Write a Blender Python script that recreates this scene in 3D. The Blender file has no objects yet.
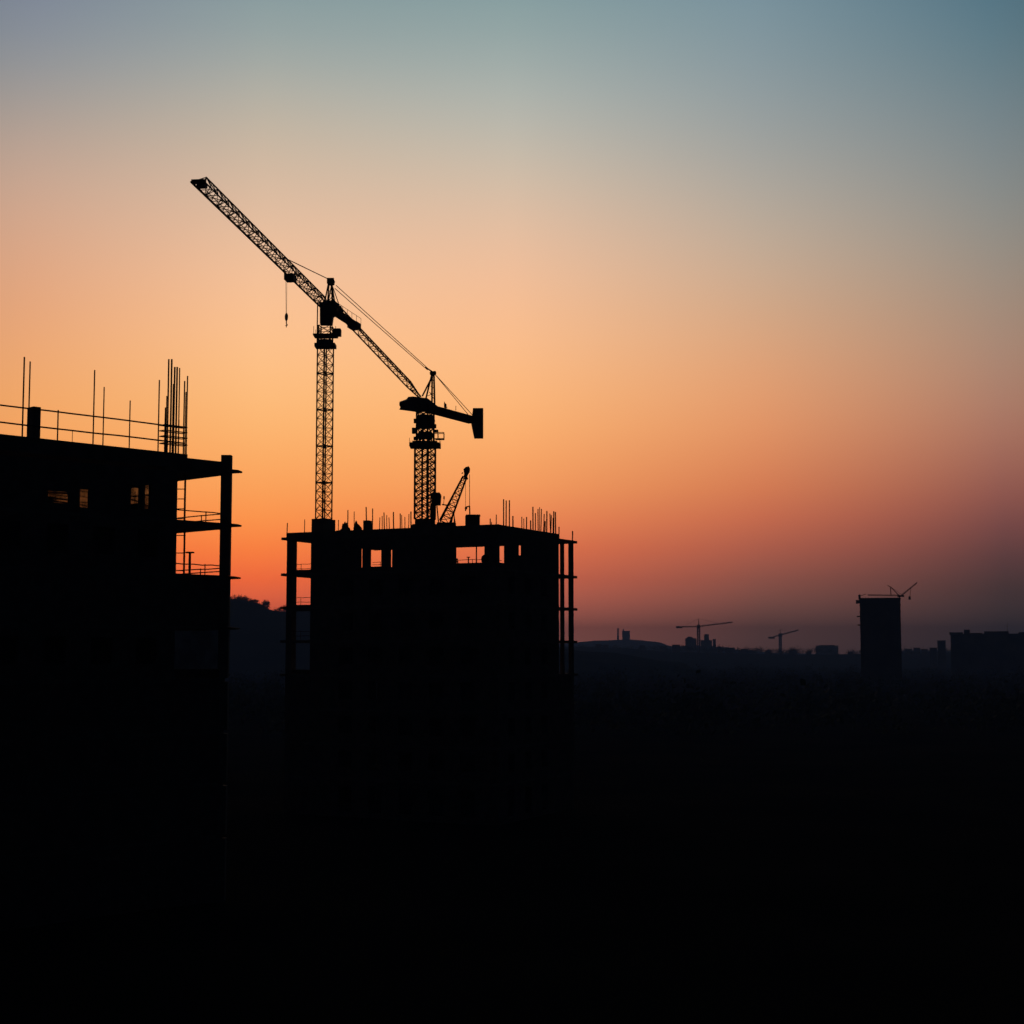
import bpy, math, random
from mathutils import Vector, Matrix
random.seed(7)
R = math.radians
sc = bpy.context.scene
COL = sc.collection

# ------------------------------------------------------------------ camera
F = 1600.0; HOR = 655.0; CAMZ = 14.7
PITCH = math.atan((HOR - 512) / F)
CAM = Vector((0, 0, CAMZ))
cam_d = bpy.data.cameras.new('camera'); cam = bpy.data.objects.new('camera', cam_d); COL.objects.link(cam)
cam.location = CAM; cam.rotation_euler = (R(90) + PITCH, 0, 0)
cam_d.sensor_width = 36; cam_d.lens = 36 * F / 1024; cam_d.clip_start = .5; cam_d.clip_end = 40000
sc.camera = cam

def ray(px, py):
    x = (px - 512) / F; y = (512 - py) / F
    cp, sp = math.cos(PITCH), math.sin(PITCH)
    return Vector((x, cp - y * sp, sp + y * cp))
def at(px, py, Y):
    r = ray(px, py); return CAM + r * (Y / r.y)
def hit(px, py, P, d):
    """where the ray through a pixel meets the vertical plane through plan point P along plan direction d -> point, distance along d"""
    r = ray(px, py)
    det = r.x * (-d[1]) - (-d[0]) * r.y
    bx, by = P[0] - CAM.x, P[1] - CAM.y
    t = (bx * (-d[1]) - (-d[0]) * by) / det
    q = CAM + r * t
    s = (q.x - P[0]) * d[0] + (q.y - P[1]) * d[1]
    return q, s
def atz(px, py, z):
    r = ray(px, py); return CAM + r * ((z - CAM.z) / r.z)

# ------------------------------------------------------------------ materials
def mat(name, c1, c2, scale=1.0, rough=.8, metal=0.0, bump=.0, spec=.3):
    m = bpy.data.materials.new(name); m.use_nodes = True
    nt = m.node_tree; b = nt.nodes['Principled BSDF']
    tc = nt.nodes.new('ShaderNodeTexCoord'); no = nt.nodes.new('ShaderNodeTexNoise')
    no.inputs['Scale'].default_value = scale; no.inputs['Detail'].default_value = 6
    nt.links.new(tc.outputs['Object'], no.inputs['Vector'])
    cr = nt.nodes.new('ShaderNodeValToRGB')
    cr.color_ramp.elements[0].position = .35; cr.color_ramp.elements[0].color = (*c1, 1)
    cr.color_ramp.elements[1].position = .68; cr.color_ramp.elements[1].color = (*c2, 1)
    nt.links.new(no.outputs['Fac'], cr.inputs['Fac'])
    nt.links.new(cr.outputs['Color'], b.inputs['Base Color'])
    b.inputs['Roughness'].default_value = rough; b.inputs['Metallic'].default_value = metal; b.inputs['Specular IOR Level'].default_value = spec
    if bump:
        bn = nt.nodes.new('ShaderNodeBump'); bn.inputs['Strength'].default_value = bump
        nt.links.new(no.outputs['Fac'], bn.inputs['Height']); nt.links.new(bn.outputs['Normal'], b.inputs['Normal'])
    return m
CONC = mat('concrete', (.20, .19, .18), (.30, .29, .27), .8, .9, 0, .2)
BLOCK = mat('blockwork', (.17, .15, .14), (.25, .22, .20), 1.5, .95, 0, .3)
STEEL = mat('crane_paint', (.10, .045, .03), (.16, .07, .04), 2.0, .75)
DSTEEL = mat('dark_steel', (.05, .05, .055), (.09, .085, .08), 3.0, .7)
RUST = mat('rusty_bar', (.09, .04, .025), (.15, .065, .035), 5.0, .9)
CABLE = mat('cable', (.05, .045, .04), (.08, .07, .06), 8.0, .8)
WOOD = mat('timber', (.14, .09, .05), (.22, .15, .09), 3.0, .9)
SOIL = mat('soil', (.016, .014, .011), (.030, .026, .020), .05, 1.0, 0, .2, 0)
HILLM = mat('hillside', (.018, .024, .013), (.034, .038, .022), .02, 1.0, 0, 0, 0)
LEAF = mat('leaves', (.030, .050, .018), (.065, .085, .030), .6, .9, 0, 0, .1)
BARK = mat('bark', (.05, .035, .025), (.09, .07, .05), 2.0, .95)
FARC = mat('far_facade', (.16, .16, .16), (.24, .23, .22), .1, .95)
GLASS = mat('window_glass', (.02, .022, .025), (.03, .032, .035), .5, .25)
def net_mat(lo=.66, hi=.9):
    m = bpy.data.materials.new('debris_dimming_net'); m.use_nodes = True
    nt = m.node_tree; out = nt.nodes['Material Output']; b = nt.nodes['Principled BSDF']
    b.inputs['Base Color'].default_value = (.06, .07, .06, 1); b.inputs['Roughness'].default_value = .9
    tr = nt.nodes.new('ShaderNodeBsdfTransparent'); mx = nt.nodes.new('ShaderNodeMixShader'); mx.inputs[0].default_value = .2
    no = nt.nodes.new('ShaderNodeTexNoise'); no.inputs['Scale'].default_value = 1.3
    tc = nt.nodes.new('ShaderNodeTexCoord'); nt.links.new(tc.outputs['Object'], no.inputs['Vector'])
    mr = nt.nodes.new('ShaderNodeMapRange'); mr.inputs[1].default_value = .3; mr.inputs[2].default_value = .7
    mr.inputs[3].default_value = hi; mr.inputs[4].default_value = lo
    nt.links.new(no.outputs['Fac'], mr.inputs[0]); nt.links.new(mr.outputs[0], mx.inputs[0])
    nt.links.new(tr.outputs[0], mx.inputs[1]); nt.links.new(b.outputs[0], mx.inputs[2]); nt.links.new(mx.outputs[0], out.inputs[0])
    return m
NET = net_mat(); THIN_DIM_NET = net_mat(.35, .6)

# ------------------------------------------------------------------ mesh building
class MB:
    def __init__(s): s.v = []; s.f = []
    def add(s, vs, fs):
        n = len(s.v); s.v += [Vector(v) for v in vs]; s.f += [tuple(i + n for i in f) for f in fs]; return s
    def box(s, c, half, ax=None):
        X, Y, Z = ax or (Vector((1, 0, 0)), Vector((0, 1, 0)), Vector((0, 0, 1)))
        c = Vector(c); vs = []
        for k in (-1, 1):
            for j in (-1, 1):
                for i in (-1, 1):
                    vs.append(c + X * (i * half[0]) + Y * (j * half[1]) + Z * (k * half[2]))
        return s.add(vs, [(0, 2, 3, 1), (4, 5, 7, 6), (0, 1, 5, 4), (2, 6, 7, 3), (0, 4, 6, 2), (1, 3, 7, 5)])
    def bar(s, a, b, r, n=6, r2=None):
        a = Vector(a); b = Vector(b); d = (b - a)
        if d.length < 1e-6: return s
        d.normalize(); r2 = r if r2 is None else r2
        u = d.orthogonal().normalized(); w = d.cross(u)
        vs = []
        for p, rr in ((a, r), (b, r2)):
            for i in range(n):
                t = 2 * math.pi * i / n; vs.append(p + (u * math.cos(t) + w * math.sin(t)) * rr)
        fs = [(i, (i + 1) % n, n + (i + 1) % n, n + i) for i in range(n)] + [tuple(range(n - 1, -1, -1)), tuple(range(n, 2 * n))]
        return s.add(vs, fs)
    def path(s, pts, r, n=6):
        for a, b in zip(pts, pts[1:]): s.bar(a, b, r, n)
        return s
    def prism(s, poly, e):
        """polygon (3D points) extruded by vector e"""
        n = len(poly); e = Vector(e); p = [Vector(q) for q in poly]
        return s.add(p + [q + e for q in p], [tuple(range(n - 1, -1, -1)), tuple(range(n, 2 * n))] + [(i, (i + 1) % n, n + (i + 1) % n, n + i) for i in range(n)])
    def blob(s, c, rad, seed=0, sub=2, rough=.25):
        rnd = random.Random(seed); import bmesh
        bm = bmesh.new(); bmesh.ops.create_icosphere(bm, subdivisions=sub, radius=1)
        bm.verts.ensure_lookup_table()
        vs = []
        for v in bm.verts:
            k = 1 + rnd.uniform(-rough, rough); vs.append(Vector(c) + Vector((v.co.x * rad[0], v.co.y * rad[1], v.co.z * rad[2])) * k)
        fs = [tuple(v.index for v in f.verts) for f in bm.faces]; bm.free()
        return s.add(vs, fs)
    def lattice(s, A, B, u, w, a0, a1, n, rc, rb, tri=False, cross=True):
        """truss from A to B; u, w unit section directions; a0/a1 = (width along u, height along w) at each end"""
        A, B = Vector(A), Vector(B)
        def ring(t):
            c = A.lerp(B, t); x = (a0[0] * (1 - t) + a1[0] * t) / 2; y = a0[1] * (1 - t) + a1[1] * t
            if tri: return [c - u * x, c + u * x, c + w * y]
            return [c - u * x - w * y / 2, c + u * x - w * y / 2, c + u * x + w * y / 2, c - u * x + w * y / 2]
        m = 3 if tri else 4
        rs = [ring(i / n) for i in range(n + 1)]
        for k in range(m): s.bar(rs[0][k], rs[-1][k], rc, 6)
        for i in range(n + 1):
            for k in range(m): s.bar(rs[i][k], rs[i][(k + 1) % m], rb, 4)
            if i < n:
                for k in range(m):
                    k2 = (k + 1) % m
                    if (i + k) % 2 or cross: s.bar(rs[i][k], rs[i + 1][k2], rb, 4)
                    if not (i + k) % 2 or cross: s.bar(rs[i][k2], rs[i + 1][k], rb, 4)
        return s
    def build(s, name, m, parent=None, smooth=False):
        me = bpy.data.meshes.new(name)
        o = bpy.data.objects.new(name, me); COL.objects.link(o)
        off = Vector((0, 0, 0)); q = parent
        if parent is not None: off = WLOC[parent.name]
        else:
            xs = s.v; off = Vector((sum(v.x for v in xs) / len(xs), sum(v.y for v in xs) / len(xs), min(v.z for v in xs))); o.location = off
        WLOC[o.name] = off if parent is not None else off.copy()
        me.from_pydata([v - off for v in s.v], [], s.f); me.update()
        if smooth:
            for p in me.polygons: p.use_smooth = True
        me.materials.append(m)
        if parent is not None: o.parent = parent
        return o
WLOC = {}
def tag(o, label=None, cat=None, group=None, kind=None):
    if label: o['label'] = label
    if cat: o['category'] = cat
    if group: o['group'] = group
    if kind: o['kind'] = kind
    return o
def thing(name, loc, label, cat, group=None):
    o = bpy.data.objects.new(name, None); COL.objects.link(o); o.location = loc; o.empty_display_size = .5
    WLOC[o.name] = Vector(loc); return tag(o, label, cat, group)
UP = Vector((0, 0, 1))
def V3(p, z): return Vector((p[0], p[1], z))

# ------------------------------------------------------------------ wall with openings
def wall(mb, P, d, n, s0, s1, z0, z1, th, holes=()):
    """vertical wall on plan line P + s d, its outer face on the line, th thick towards -n; holes are (sa, sb, za, zb)"""
    d = Vector((d[0], d[1], 0)); n = Vector((n[0], n[1], 0)); P = Vector((P[0], P[1], 0))
    cuts = sorted({s0, s1, *[h[0] for h in holes], *[h[1] for h in holes]})
    cuts = [c for c in cuts if s0 <= c <= s1]
    for a, b in zip(cuts, cuts[1:]):
        mid = (a + b) / 2
        hs = sorted((h[2], h[3]) for h in holes if h[0] <= mid <= h[1]); z = z0
        for za, zb in hs + [(z1, z1)]:
            if za - z > 1e-3: mb.box(P + d * mid - n * th / 2 + UP * (z + za) / 2, ((b - a) / 2, th / 2, (za - z) / 2), (d, n, UP))
            z = zb
    return mb
def rail_part(parent, loc):
    g = bpy.data.objects.new('guard_rail', None); COL.objects.link(g); g.parent = parent; g.location = Vector(loc) - WLOC[parent.name]; WLOC[g.name] = Vector(loc); return g
def guard_rail(parent, P, d, s0, s1, zb, heights, posts, r=.03):
    """horizontal rails along P + s d with posts at given s: a part holding each rail and each post as a sub-part"""
    d3 = Vector((d[0], d[1], 0)); g = rail_part(parent, V3(P, zb) + d3 * s0)
    for h in heights:
        a = V3(P, zb + h) + d3 * s0; b = V3(P, zb + h) + d3 * s1; k = 5
        MB().path([a.lerp(b, i / k) - UP * (random.uniform(0, .05)) for i in range(k + 1)], r, 6).build('rail', DSTEEL, g)
    for s in posts:
        MB().bar(V3(P, zb) + d3 * s, V3(P, zb + max(heights) + .03) + d3 * s, r * 1.05).build('post', DSTEEL, g)
    return g

# ================================================================== CENTRE BUILDING
L_ = at(286.6, 560, 151.5); R_ = at(573.6, 560, 155.8)
# near corner so that the two visible faces meet at a right angle on the ray px 497
lo, hi = 130.0, 148.0
for _ in range(60):
    m_ = (lo + hi) / 2; q = at(497, 560, m_)
    f = (L_.x - q.x) * (R_.x - q.x) + (L_.y - q.y) * (R_.y - q.y)
    if f > 0: lo = m_
    else: hi = m_
N_ = at(497, 560, lo)
Np = (N_.x, N_.y)
LU = math.hypot(L_.x - N_.x, L_.y - N_.y); LV = math.hypot(R_.x - N_.x, R_.y - N_.y)
U = ((L_.x - N_.x) / LU, (L_.y - N_.y) / LU); Vd = ((R_.x - N_.x) / LV, (R_.y - N_.y) / LV)
nU = (-Vd[0], -Vd[1]); nV = (-U[0], -U[1])        # outward normals of the two faces seen
U3 = Vector((*U, 0)); V3d = Vector((*Vd, 0))
def cp(a, b): return (N_.x + U[0] * a + Vd[0] * b, N_.y + U[1] * a + Vd[1] * b)
Lp, Rp, Bp = cp(LU, 0), cp(0, LV), cp(LU, LV)
def zat(px, py, P, d): return hit(px, py, P, d)[0].z
zs = []
for pyL, pyR in ((537.0, 545.2), (573.3, 578.0), (607.3, 609.6), (642.5, 641.0)):
    zs.append((at(291, pyL, 150).z + at(571, pyR, 157).z) / 2)
st = 3.15
while zs[-1] - st > 1.5: zs.append(zs[-1] - st)
zs = [round(z, 3) for z in zs]; zs[0] += .1
SL = .24
bld = thing('unfinished_building', (*cp(LU / 2, LV / 2), 0), 'unfinished concrete tower block with starter bars on its roof, carrying both large tower cranes', 'building')
for i, z in enumerate(zs):
    mb = MB(); a0, a1, b0, b1 = -.02, LU + (.62 if i < 5 else .02), -.02, LV + (.8 if i < 5 else .02)
    mb.box(V3(cp((a0 + a1) / 2, (b0 + b1) / 2), z), ((a1 - a0) / 2, (b1 - b0) / 2, SL / 2), (U3, V3d, UP))
    mb.build('floor_slab', CONC, bld)
zt = [z + SL / 2 for z in zs]; zb_ = [z - SL / 2 for z in zs]
z_up_N = zat(495, 524.0, Np, U); z_up_L = zat(300, 533.4, Np, U); z_up_R = zat(557, 532.9, Np, Vd)
Zup = (z_up_N + z_up_L + z_up_R) / 3
# roof upstand beam round the part behind the near corner
sR = hit(558.8, 545, Np, Vd)[1]; sL = hit(311, 545, Np, U)[1]
mb = MB()
wall(mb, Np, U, nU, -.25, LU - .05, zb_[0] - .06, zb_[0] - .002, .3)
mb.build('edge_beam', CONC, bld)
for (P, d, n, s0, s1) in ((cp(0, 0), U, nU, -.12, LU - .01), (cp(0, 0), Vd, nV, .32, sR), (cp(sL, 0), Vd, U, .32, LV - 5), (cp(0, sR), U, Vd, .32, LU - 6)):
    mb = MB(); wall(mb, P, d, n, s0, s1, zt[0] + .003, Zup, .3); mb.build('parapet', CONC, bld)
# columns: corners and along the edges, each storey one length
def column(a, b, w, w2, z0, z1): MB().box(V3(cp(a, b), (z0 + z1) / 2), (w / 2, w2 / 2, (z1 - z0) / 2), (U3, V3d, UP)).build('column', CONC, bld)
low = zs + [0]
for i in range(len(zs)):
    z1 = zb_[i]; z0 = zt[i + 1] if i + 1 < len(zs) else -.5
    column(LU - .32, .4, .62, .8, z0, z1)                         # left corner
    column(.16, LV - .28, .32, .54, z0, z1)                          # right corner
    if i < 4:
        qb = hit(562.6, 560, cp(.15, 0), Vd)[1]
        column(.2, qb, .3, .34, z0, z1)                              # thin column in the right bay
        column(LU * .42, LV - .2, .4, .4, z0, z1); column(LU - 1.0, LV - .25, .4, .4, z0, z1)
# walls, storey by storey
def hole(P, d, x0, y0, x1, y1):
    ym = (y0 + y1) / 2
    return (hit(x0, ym, P, d)[1], hit(x1, ym, P, d)[1], hit((x0 + x1) / 2, y1, P, d)[0].z, hit((x0 + x1) / 2, y0, P, d)[0].z)
def srt(h): return (min(h[0], h[1]), max(h[0], h[1]), h[2], h[3])
topU = [srt(hole(Np, U, *h)) for h in ((360.3, 548.5, 362.2, 567.5), (369.7, 548.5, 383.2, 566.5), (389.8, 549.5, 392, 567), (455.0, 545.0, 489.6, 562.8))]
topV = [srt(hole(Np, Vd, *h)) for h in ((499.6, 544, 506.4, 563), (518.9, 543.2, 523.1, 555.5))]
for i in range(len(zs)):
    z1 = zb_[i] - .003; z0 = (zt[i + 1] if i + 1 < len(zs) else -.5) + .003
    open_bay = i < 4
    sl = sL if open_bay else LU - .45
    sr = sR if open_bay else LV - .4
    if i == 0: hu, hv = topU, topV
    else:
        hu = [(s, s + 1.5, z0 + .9, z1 - .45) for s in (2.2, 5.4, 8.6, 11.8, 15.0) if s + 1.6 < sl]
        hv = [(s, s + 1.3, z0 + .9, z1 - .45) for s in (2.2, 5.6, 9.0) if s + 1.4 < sr]
    zc = zb_[i] - .063 if i == 0 else z1
    mb = MB(); wall(mb, Np, U, nU, -.14, sl, z0, zc, .25, hu); mb.build('wall', BLOCK, bld)
    mb = MB(); wall(mb, Np, Vd, nV, .255 - .14, sr, z0, z1, .25, hv); mb.build('wall', BLOCK, bld)
    # return walls closing the open corner bays from the inside
    if open_bay:
        if i > 0:
            mb = MB(); wall(mb, cp(sl, 0), Vd, U, .27, LV - .1, z0, z1, .25); mb.build('wall', BLOCK, bld)
            mb = MB(); wall(mb, cp(0, sr), U, Vd, .27, LU - 1.2 - (LU - sl), z0, z1, .25); mb.build('wall', BLOCK, bld)
        else:
            mb = MB(); wall(mb, cp(sl, 0), Vd, U, .27, 4.6, z0, z1, .25); mb.build('wall', BLOCK, bld)
            mb = MB(); wall(mb, cp(0, sr), U, Vd, .27, 2.0, z0, z1, .25); mb.build('wall', BLOCK, bld)
    else:
        mb = MB(); wall(mb, Lp, Vd, U, .9, LV - .3, z0, z1, .25); mb.build('wall', BLOCK, bld)
        mb = MB(); wall(mb, Rp, U, Vd, .9, LU - .3, z0, z1, .25); mb.build('wall', BLOCK, bld)
# stair core inside, which blocks the view through the dark middle of the top storey, and rises above the roof
def roofbox(name, x0, x1, ytop, back, depth, zbase, m=CONC, parent=bld, dz=0):
    P = cp(0, back); p0, s0 = hit(x0, ytop, P, U); p1, s1 = hit(x1, ytop, P, U)
    z1 = (p0.z + p1.z) / 2; s0, s1 = sorted((s0, s1))
    c = cp((s0 + s1) / 2, back + depth / 2)
    o = MB().box(V3(c, (zbase + z1) / 2), ((s1 - s0) / 2, depth / 2, (z1 - zbase) / 2), (U3, V3d, UP)).build(name, m, parent)
    return o, c, z1
_, core_c, core_z = roofbox('stair_core', 311.6, 323.2, 518.6, .9, 2.1, zt[0] + .003)
roofbox('column_stub', 363.2, 368.0, 520.4, 1.0, .7, zt[0] + .003)
P = cp(0, 6.0); sa = hit(398, 555, P, U)[1]; sb = hit(436, 555, P, U)[1]
MB().box(V3(cp((sa + sb) / 2, 8.0), (zt[1] + zb_[0]) / 2), ((sa - sb) / 2, 2, (zb_[0] - zt[1]) / 2 - .003), (U3, V3d, UP)).build('lift_core', CONC, bld)
# upstands along the slab edges of the open left bay
for i, up, dn in ((1, .30, .08), (2, .14, .22)):
    mb = MB(); wall(mb, cp(0, .02), U, nU, sL + .02, LU - .66, zt[i] + .003, zt[i] + up, .12); mb.build('edge_upstand', CONC, bld)
    mb = MB(); wall(mb, cp(0, .02), U, nU, sL + .02, LU - .66, zb_[i] - dn, zb_[i] - .003, .3); mb.build('edge_beam', CONC, bld)
mb = MB(); wall(mb, cp(0, .02), U, nU, sL + .02, LU - .66, zt[4] + .003, zt[4] + .4, .06); mb.build('floor_hiding_board', WOOD, bld)  # added board, keeps the sky-lit floor of the lowest open bay out of view
# guard rails
for i in (1, 2, 3):
    for hh in ((LU - 2.6, LU - .4),):
        guard_rail(bld, cp(0, .25), U, hh[0], hh[1], zt[i] + .003, (.42, .85), (hh[0] + 1.1,), .024)
guard_rail(bld, cp(0, .5), U, topU[1][0], topU[1][1], zt[1] + .003, (.62, .85), (topU[1][0] + .6,), .022)
guard_rail(bld, cp(0, .5), U, topU[3][0], topU[3][1], zt[1] + .003, (.82,), (topU[3][0] + 2.0,), .026)
guard_rail(bld, cp(.5, 0), Vd, topV[0][0], topV[0][1], zt[1] + .003, (.75,), (topV[0][0] + .1,), .03)
pp, ss = hit(476.4, 555, cp(0, .3), U)
MB().bar(V3(cp(ss, .3), zt[1]), V3(cp(ss, .3), zb_[0] - .07), .06).build('prop', DSTEEL, bld)
# starter bars on the roof: (px, top y, radius, how far behind the edge)
RB = [(287.0, 523, .04, .3), (304.5, 519.5, .03, .5), (338.4, 520, .03, .6), (347.5, 510, .04, .6), (354.2, 511.5, .03, .9), (366.7, 507, .045, 1.3), (372.4, 508.5, .04, .7),
      (379.5, 517.5, .03, .6), (382.3, 516, .03, 1.0), (384.6, 512.5, .04, .6), (387.2, 515, .03, 1.2), (389.5, 517.5, .03, .7), (393.9, 512, .045, .6), (400.3, 513.5, .04, .6), (402.2, 515, .03, 1.2),
      (404.8, 517, .03, .8), (408.5, 514, .03, .6), (411.2, 511.5, .045, .5)]
for px, py, r, b in RB:
    r *= 1.3
    P = cp(0, b); q, s = hit(px, py, P, U); base = zt[0]
    q0 = V3(cp(s, b), base); q1 = q + Vector((random.uniform(-.06, .06), 0, 0))
    MB().path([q0, q0.lerp(q1, .6) + Vector((random.uniform(-.02, .02), 0, 0)), q1], r).build('starter_bar', RUST, bld)
RBV = [(490.2, 518.6, .04), (491.5, 522, .03), (496.3, 514.6, .035), (503.6, 499.2, .045), (506.2, 500.5, .045), (509.4, 500.2, .045), (512.9, 516, .05), (521.8, 516.8, .035), (523.8, 518.5, .03), (526.6, 517, .045),
       (530.6, 520.5, .05), (532.9, 506.8, .06), (535.4, 513, .04), (538.0, 509, .04), (539.6, 507.2, .03), (541.4, 509, .04), (544.2, 514, .04), (545.2, 521, .06), (546.9, 511, .05), (549.9, 513.5, .04), (551.3, 515, .04),
       (553.0, 518, .035), (553.8, 511.3, .05), (555.4, 512, .05), (559.0, 526.8, .04), (572.6, 531.0, .06)]
for px, py, r in RBV:
    r = min(r * 1.25, .062)
    off = .35 + random.uniform(0, .5)
    P = cp(off, 0); q, s = hit(px, py, P, Vd)
    q0 = V3(cp(off, s), zt[0]); q1 = q
    k = random.uniform(-.12, .12) if 540 < px < 553 else random.uniform(-.03, .03)
    MB().path([q0 + Vector((k, 0, 0)), q0.lerp(q1, .5) + Vector((k * .3, 0, 0)), q1], r).build('starter_bar', RUST, bld)
q, s = hit(454.2, 516.5, cp(0, 1.0), U); MB().bar(V3(cp(s, 1.0), zt[0]), q, .05).build('starter_bar', RUST, bld)

# things on the roof
def pile(px0, px1, ytop, back, seed, label):
    P = cp(0, back); a, s0 = hit(px0, ytop, P, U); b, s1 = hit(px1, ytop, P, U)
    w = abs(s1 - s0) / 2; c = V3(cp((s0 + s1) / 2, back), zt[0]); h = a.z - zt[0]
    rnd = random.Random(seed); mb = MB()
    for k in range(9):
        rr = w * rnd.uniform(.35, .6); t = rnd.uniform(-.6, .6) * w
        hz = h * (1 - abs(t) / w * .7)
        mb.blob(c + U3 * t + V3d * rnd.uniform(-.3, .3) + UP * (hz * .5), (rr, rr, hz * .52), seed * 10 + k, 2, .12)
    tag(mb.build('material_pile', SOIL), label, 'pile', 'heaps of material on the roof slab')
pile(342.0, 349.5, 522.0, 1.6, 3, 'taller dark heap of material on the roof right of the stair core block')
pile(352.5, 361.5, 521.0, 1.9, 4, 'pointed dark heap of material on the roof beside the square column stub')
pile(336.5, 342, 528.5, 1.2, 5, 'lowest dark heap of material on the roof, touching the stair core block')
q, s = hit(470, 560, cp(0, 1.6), U)
t = thing('cement_mixer', V3(cp(hit(485, 558, cp(0, 1.2), U)[1], 1.2), zt[1]), 'round drum cement mixer in the wide lit opening of the top storey', 'mixer')
o = WLOC[t.name]
MB().blob(o + UP * .85, (.36, .36, .45), 3, 2, .03).build('drum', DSTEEL, t)
mb = MB()
for a in (-.3, .3):
    for b in (-.25, .25): mb.bar(o + Vector((a, b, 0)), o + Vector((a * .5, b * .5, .7)), .04)
mb.build('stand', DSTEEL, t)
o = V3(cp(hit(468.4, 558, cp(0, 1.2), U)[1], 1.2), zt[1])
t = thing('steel_prop', o, 'short T headed steel prop standing in the wide lit opening of the top storey', 'prop', 'T headed steel props')
MB().bar(o, o + UP * 1.05, .06).build('tube', DSTEEL, t); MB().box(o + UP * 1.08, (.16, .16, .03)).build('head_plate', DSTEEL, t)
o = V3(cp(hit(457.6, 558, cp(0, 1.2), U)[1], 1.2), zt[1]); mb = MB()
for k in range(5): mb.box(o + UP * (.1 + .2 * k) + Vector((random.uniform(-.06, .06), 0, 0)), (.15 - .015 * k, .15, .085))
tag(mb.build('block_stack', BLOCK), 'small stack of blocks at the left end of the wide lit opening', 'stack')

# ================================================================== CRANE WITH THE LONG HORIZONTAL JIB
def hdir(a, b): v = Vector((b.x - a.x, b.y - a.y, 0)); return v.normalized()
D1 = core_c[1]
ax1 = at(324.6, 430, D1); AX1 = (ax1.x, ax1.y)
cr1 = thing('tower_crane', (AX1[0], AX1[1], core_z), 'tower crane with long level jib pointing left, on a slim lattice mast', 'tower crane', 'tower cranes on the building site')
a1 = R(45); u1 = Vector((math.cos(a1), math.sin(a1), 0)); w1 = Vector((-math.sin(a1), math.cos(a1), 0))
zt1 = at(324.6, 346.5, D1).z
mw = 16.2 / F * D1 / math.sqrt(2)
n1 = 19
mb = MB().lattice(V3(AX1, core_z), V3(AX1, zt1), u1, w1, (mw, mw), (mw, mw), n1, .072, .033)
for k in range(0, n1 + 1, 4):
    z = core_z + (zt1 - core_z) * k / n1
    for i in range(4):
        cs = [(-1, -1), (1, -1), (1, 1), (-1, 1)]
        p = [V3(AX1, z) + u1 * (c[0] * mw / 2) + w1 * (c[1] * mw / 2) for c in cs]
        mb.bar(p[i], p[(i + 1) % 4], .06)
mb.build('mast', STEEL, cr1)
mb = MB()
for sx in (-.14, .14): mb.bar(V3(AX1, core_z) + u1 * sx + w1 * .1, V3(AX1, zt1) + u1 * sx + w1 * .1, .022)
z = core_z
while z < zt1: mb.bar(V3(AX1, z) + u1 * -.14 + w1 * .1, V3(AX1, z) + u1 * .14 + w1 * .1, .014, 4); z += .33
mb.build('mast_ladder', STEEL, cr1)
# jib line: level, through the root (318.5,308.5) on the near side and the tip
zj = at(319.0, 307.5, D1).z
tipL = atz(188.6, 182.0, zj)
rootL = at(319.0, 307.5, D1)
jd = hdir(rootL, tipL); jn = Vector((-jd.y, jd.x, 0)); 
if jn.x > 0: jn = -jn                                  # towards the left in the picture
JW, JH = .95, .92
root = V3(AX1, zj); tip = root + jd * ((tipL - root).dot(jd))
NJ = 27
tip0 = tip - jd * 2.0
mb = MB().lattice(root + jd * .3, tip0, jn, UP, (JW, JH), (JW, JH), NJ, .06, .036, tri=True, cross=False)
for s_ in (-1, 1): mb.bar(tip0 + jn * JW / 2 * s_, tip + jn * JW / 2 * s_, .06); mb.bar(tip0 + UP * JH, tip + jn * JW / 2 * s_, .035)
mb.bar(root + jn * JW / 2, tip + jn * JW / 2, .085)
mb.build('jib', STEEL, cr1)
mb = MB()
for k in range(NJ): c = root.lerp(tip0, (k + .5) / NJ); mb.bar(c + jn * JW / 2, c + jn * .05, .024, 4)
mb.bar(root + jn * .05, tip0 + jn * .05, .03); mb.build('jib_walkway', STEEL, cr1)
e = MB()
e.box(tip - jd * .15 + UP * .05, (.14, JW / 2, .14), (jd, jn, UP)); e.box(tip - jd * 1.2 + UP * .12 + jn * .05, (.4, JW * .3, .16), (jd, jn, UP))
e.bar(tip - jd * .6 + jn * JW * .35, tip - jd * .6 + jn * JW * .35 + UP * .3, .05); e.bar(tip - jd * 1.5, tip0 + UP * JH * .9, .05)
e.build('jib_head', STEEL, cr1)
# slewing unit
zr = at(324.6, 337, D1).z; zm = at(324.6, 326, D1).z
MB().lattice(V3(AX1, zt1), V3(AX1, zm), jd, jn, (1.15, 1.15), (1.15, 1.15), 3, .07, .035).build('slewing_tower', STEEL, cr1)
mb = MB()
for z, hw, hh in ((zt1 + .05, .98, .17), (zr + .1, 1.12, .07)):
    mb.box(V3(AX1, z), (hw, hw * .8, hh), (Vector((1, 0, 0)), Vector((0, 1, 0)), UP))
for sx in (-1, 1):
    for sy in (-1, 1):
        p = V3(AX1, zr + .15) + Vector((sx * 1.05, sy * .8, 0)); mb.bar(p, p + UP * .75, .025)
mb.build('platform', STEEL, cr1)
mb = MB(); mb.bar(V3(AX1, zt1 + .25), V3(AX1, zt1 + .6), .72, 20); mb.build('slewing_ring', DSTEEL, cr1)
p = at(337.2, 332.6, D1 - .3)
MB().box(p, (.36, .5, .32)).build('cab', DSTEEL, cr1)
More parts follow.
